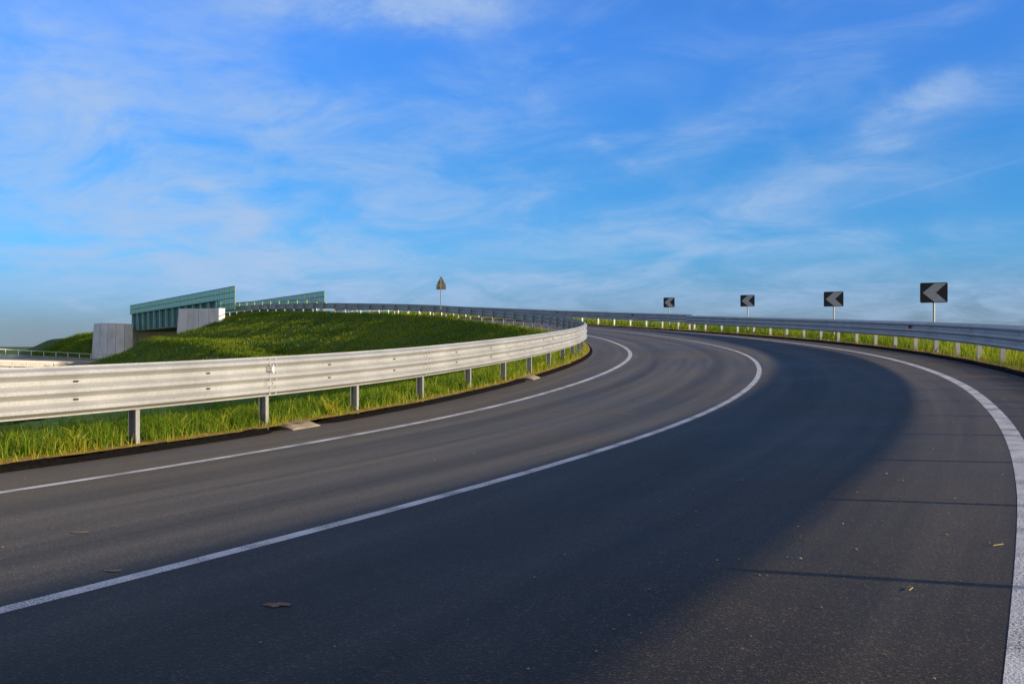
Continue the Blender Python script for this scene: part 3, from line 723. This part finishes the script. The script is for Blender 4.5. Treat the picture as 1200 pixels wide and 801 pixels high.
for (px, py, L_, ang, lab) in ((1073, 690, .10, .6, 'bent straw stalk lying on the dusty asphalt left of the white edge line'), (1172, 638, .13, 1.1, 'dry straw stalk lying right against the white edge line')):
    s, o_ = ground_hit(px, py); c = P(s, o_, .006); mb = MB(c)
    L_ *= .55; d1 = np.array([math.sin(ang), math.cos(ang), 0]); d2 = np.array([math.sin(ang - .9), math.cos(ang - .9), .05])
    mb.tube(c - d1 * L_, c, .0016, 6); mb.tube(c, c + d2 * L_ * .4, .0014, 6)
    o = mb.obj('straw_stalk', STRAW); o.location = tuple(c); tag(o, lab, 'straw')
def smears():
    mb = MB()
    for (px, py, L_, w) in ((330, 708, .11, .07), (95, 622, .12, .07), (132, 669, .10, .05), (727, 485, .35, .10)):
        s, o_ = ground_hit(px, py); n = 14; ring = []
        for t in np.linspace(0, 2 * PI, n, endpoint=False):
            k = max(.25, 1 + rng.normal() * .22); ring.append(P(s + w * .5 * k * math.sin(t), o_ + L_ * .5 * k * math.cos(t), .0))
        mb.add([p + EZ * .003 for p in ring] + [P(s, o_, .006)], [(i, (i + 1) % n, n) for i in range(n)])
    o = mb.obj('dirt', DIRT); tag(o, 'dried mud smears on the asphalt', 'dirt', kind='stuff')
smears()

# ------------------------------------------------------------------ sky and sun
SUN_AZ, SUN_EL = math.radians(115.5), math.radians(11.6)
w = bpy.data.worlds.new('World'); sc.world = w; w.use_nodes = True; nt = w.node_tree; nt.nodes.clear(); N = NT(nt)
out = nt.nodes.new('ShaderNodeOutputWorld'); bg = nt.nodes.new('ShaderNodeBackground'); N.l(bg.outputs[0], out.inputs[0])
gen = N.n('ShaderNodeTexCoord').outputs['Generated']
sep = N.n('ShaderNodeSeparateXYZ'); N.l(gen, sep.inputs[0]); dx, dy, dz = sep.outputs
sky = N.n('ShaderNodeTexSky', sky_type='NISHITA'); sky.sun_disc = False; sky.sun_elevation = SUN_EL; sky.sun_rotation = SUN_AZ
sky.air_density = 1.0; sky.dust_density = .6; sky.ozone_density = 2.5; sky.altitude = 200
zc = N.math('MAXIMUM', dz, .02); cmb = N.n('ShaderNodeCombineXYZ'); N.l(dx, cmb.inputs[0]); N.l(dy, cmb.inputs[1]); N.l(zc, cmb.inputs[2])
nrm = N.n('ShaderNodeVectorMath', operation='NORMALIZE'); N.l(cmb.outputs[0], nrm.inputs[0]); N.l(nrm.outputs[0], sky.inputs[0])
SKY_STR = .074
az = N.math('ARCTAN2', dx, dy); el = N.math('ARCSINE', dz)
wa = N.n('ShaderNodeMapping'); N.l(gen, wa.inputs[0]); wa.inputs['Scale'].default_value = (1, 1, 2.2)
warp = lambda off, amt: N.math('MULTIPLY', N.math('SUBTRACT', N.noise(N.math_vec(wa.outputs[0], off), 5.0, 5, .6), .5), amt)

elr = N.math('MAXIMUM', el, 0.0)
grade = N.ramp(N.math('DIVIDE', elr, .5), [(0.0, (.20, .25, .46)), (.09, (.190, .35, .70)), (.17, (.162, .426, .784)), (.33, (.136, .432, .797)), (.56, (.214, .50, .986)), (1.0, (.32, .57, .92))])
col = N.mix(1, N.mix(1, sky.outputs[0], (2.4, 2.4, 2.4), 'MULTIPLY'), grade, 'MULTIPLY')
# cirrus: stretched noise on a high cloud plane plus a few real streaks at their bearings
inv = N.math('DIVIDE', 1.0, N.math('ADD', zc, .22))
pc = N.n('ShaderNodeCombineXYZ'); N.l(N.math('MULTIPLY', N.math('ADD', dx, N.math('MULTIPLY', dy, .14)), inv), pc.inputs[0]); N.l(N.math('MULTIPLY', dy, inv), pc.inputs[1])
mp = N.n('ShaderNodeMapping'); N.l(pc.outputs[0], mp.inputs[0]); mp.inputs['Scale'].default_value = (1.2, 1.25, 1)
fib = N.noise(mp.outputs[0], 2.3, 9, .60, .7)
big = N.noise(pc.outputs[0], .55, 4, .55, .3)
fine = N.noise(mp.outputs[0], 7.0, 8, .68, 1.2)
mask = None
azw = N.math('ADD', az, warp(3.1, .11)); elw = N.math('ADD', el, warp(7.7, .05))
FEAT = [(450, 2, 140, 24, 1, 1.7), (190, 180, 170, 30, -32, .42), (330, 132, 100, 22, 3, .45), (240, 245, 190, 48, -14, .40), (110, 262, 230, 75, -6, .42), (150, 200, 230, 80, -26, .26), (30, 110, 120, 50, -20, .28), (520, 230, 190, 22, 6, .22), (700, 205, 210, 20, 16, .22), (860, 130, 200, 20, 20, .20), (420, 190, 170, 24, -6, .22), (600, 333, 130, 13, 0, .5),
        (1075, 122, 60, 16, 24, .5), (1030, 168, 28, 9, 10, .5), (735, 180, 20, 8, -40, .4), (985, 285, 150, 15, 2, .45), (800, 305, 32, 9, 22, .45), (950, 205, 320, 26, 23, .28),
        (70, 50, 230, 60, -8, .30), (260, 60, 220, 34, -10, .22), (560, 290, 260, 26, 3, .22), (860, 330, 240, 16, 3, .25), (640, 130, 240, 30, 14, .22), (190, 312, 260, 34, 0, .34), (1130, 362, 330, 42, 0, .42), (560, 345, 420, 24, 0, .18), (890, 240, 240, 34, 8, .25), (330, 290, 110, 16, -38, .45)]
for (px, py, L_, W_, ang, amp) in FEAT:
    a0 = math.atan((px - 600) / F); e0 = math.atan((405.2 - py) / F * math.cos(a0)); c, s_ = math.cos(math.radians(ang)), math.sin(math.radians(ang))
    da = N.math('SUBTRACT', azw, a0); de = N.math('SUBTRACT', elw, e0)
    u = N.math('ADD', N.math('MULTIPLY', da, c * F / L_), N.math('MULTIPLY', de, s_ * F / L_))
    v = N.math('SUBTRACT', N.math('MULTIPLY', de, c * F / W_), N.math('MULTIPLY', da, s_ * F / W_))
    g_ = N.math('MULTIPLY', N.math('EXPONENT', N.math('MULTIPLY', N.math('ADD', N.math('MULTIPLY', u, u), N.math('MULTIPLY', v, v)), -1.0)), amp)
    mask = g_ if mask is None else N.math('ADD', mask, g_)
tex = N.math('MULTIPLY', N.maprange(fib, .28, .74, .12, 1.6), N.maprange(fine, .22, .78, .62, 1.25))
cl = N.math('MULTIPLY', mask, tex)
amb = N.math('MULTIPLY', N.maprange(fib, .45, .80), N.math('MULTIPLY', N.maprange(big, .35, .65), .34))
# thin straight contrail
a0 = math.atan((1100 - 600) / F); e0 = math.atan((405.2 - 215) / F * math.cos(a0)); c, s_ = math.cos(math.radians(13.6)), math.sin(math.radians(13.6))
da = N.math('SUBTRACT', az, a0); de = N.math('SUBTRACT', el, e0)
u = N.math('ADD', N.math('MULTIPLY', da, c * F / 130), N.math('MULTIPLY', de, s_ * F / 130)); v = N.math('SUBTRACT', N.math('MULTIPLY', de, c * F / 1.8), N.math('MULTIPLY', da, s_ * F / 1.8))
trail = N.math('MULTIPLY', N.math('EXPONENT', N.math('MULTIPLY', N.math('ADD', N.math('MULTIPLY', u, u), N.math('MULTIPLY', v, v)), -1.0)), .09)
cloud = N.math('ADD', N.math('ADD', cl, amb), trail)
cloud = N.math('SUBTRACT', 1.0, N.math('EXPONENT', N.math('MULTIPLY', cloud, -1.4)))
col = N.mix(cloud, col, (3.6, 5.0, 7.3))
# unseen bright cloud haze added overhead and behind the camera as fill light
fill_veil = N.math('MAXIMUM', N.math('MULTIPLY', N.maprange(dy, .40, -.4), .62), N.math('MULTIPLY', N.maprange(el, .42, .95), .62))
fill_veil = N.math('MULTIPLY', fill_veil, N.maprange(fib, .2, .7, .65, 1.1))
col = N.mix(fill_veil, col, (5.5, 4.9, 4.3))
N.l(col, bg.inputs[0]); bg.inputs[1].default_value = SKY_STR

sl = bpy.data.lights.new('sun', 'SUN'); sl.energy = 4.3; sl.angle = math.radians(1.0); sl.color = (1.0, .84, .62)
so = bpy.data.objects.new('sun', sl); COL.objects.link(so)
sd = Vector((math.sin(SUN_AZ) * math.cos(SUN_EL), math.cos(SUN_AZ) * math.cos(SUN_EL), math.sin(SUN_EL)))
so.rotation_euler = sd.to_track_quat('Z', 'Y').to_euler(); so.location = (30, -10, 30)

# ------------------------------------------------------------------ camera
cd = bpy.data.cameras.new('camera'); cd.sensor_width = 36; cd.lens = 36 * F / 1200; cd.shift_y = 4.7 / 1200; cd.clip_end = 20000; cd.clip_start = .05
co = bpy.data.objects.new('camera', cd); COL.objects.link(co); co.location = (0, 0, H); co.rotation_euler = (PI / 2, 0, 0); sc.camera = co
sc.render.engine = 'CYCLES'
sc.view_settings.view_transform = 'Standard'; sc.view_settings.look = 'None'; sc.view_settings.gamma = 1; sc.view_settings.use_curve_mapping = False
sc.view_settings.exposure = 0.6
sc.cycles.use_denoising = True
sc.cycles.max_bounces = 6; sc.cycles.transparent_max_bounces = 8
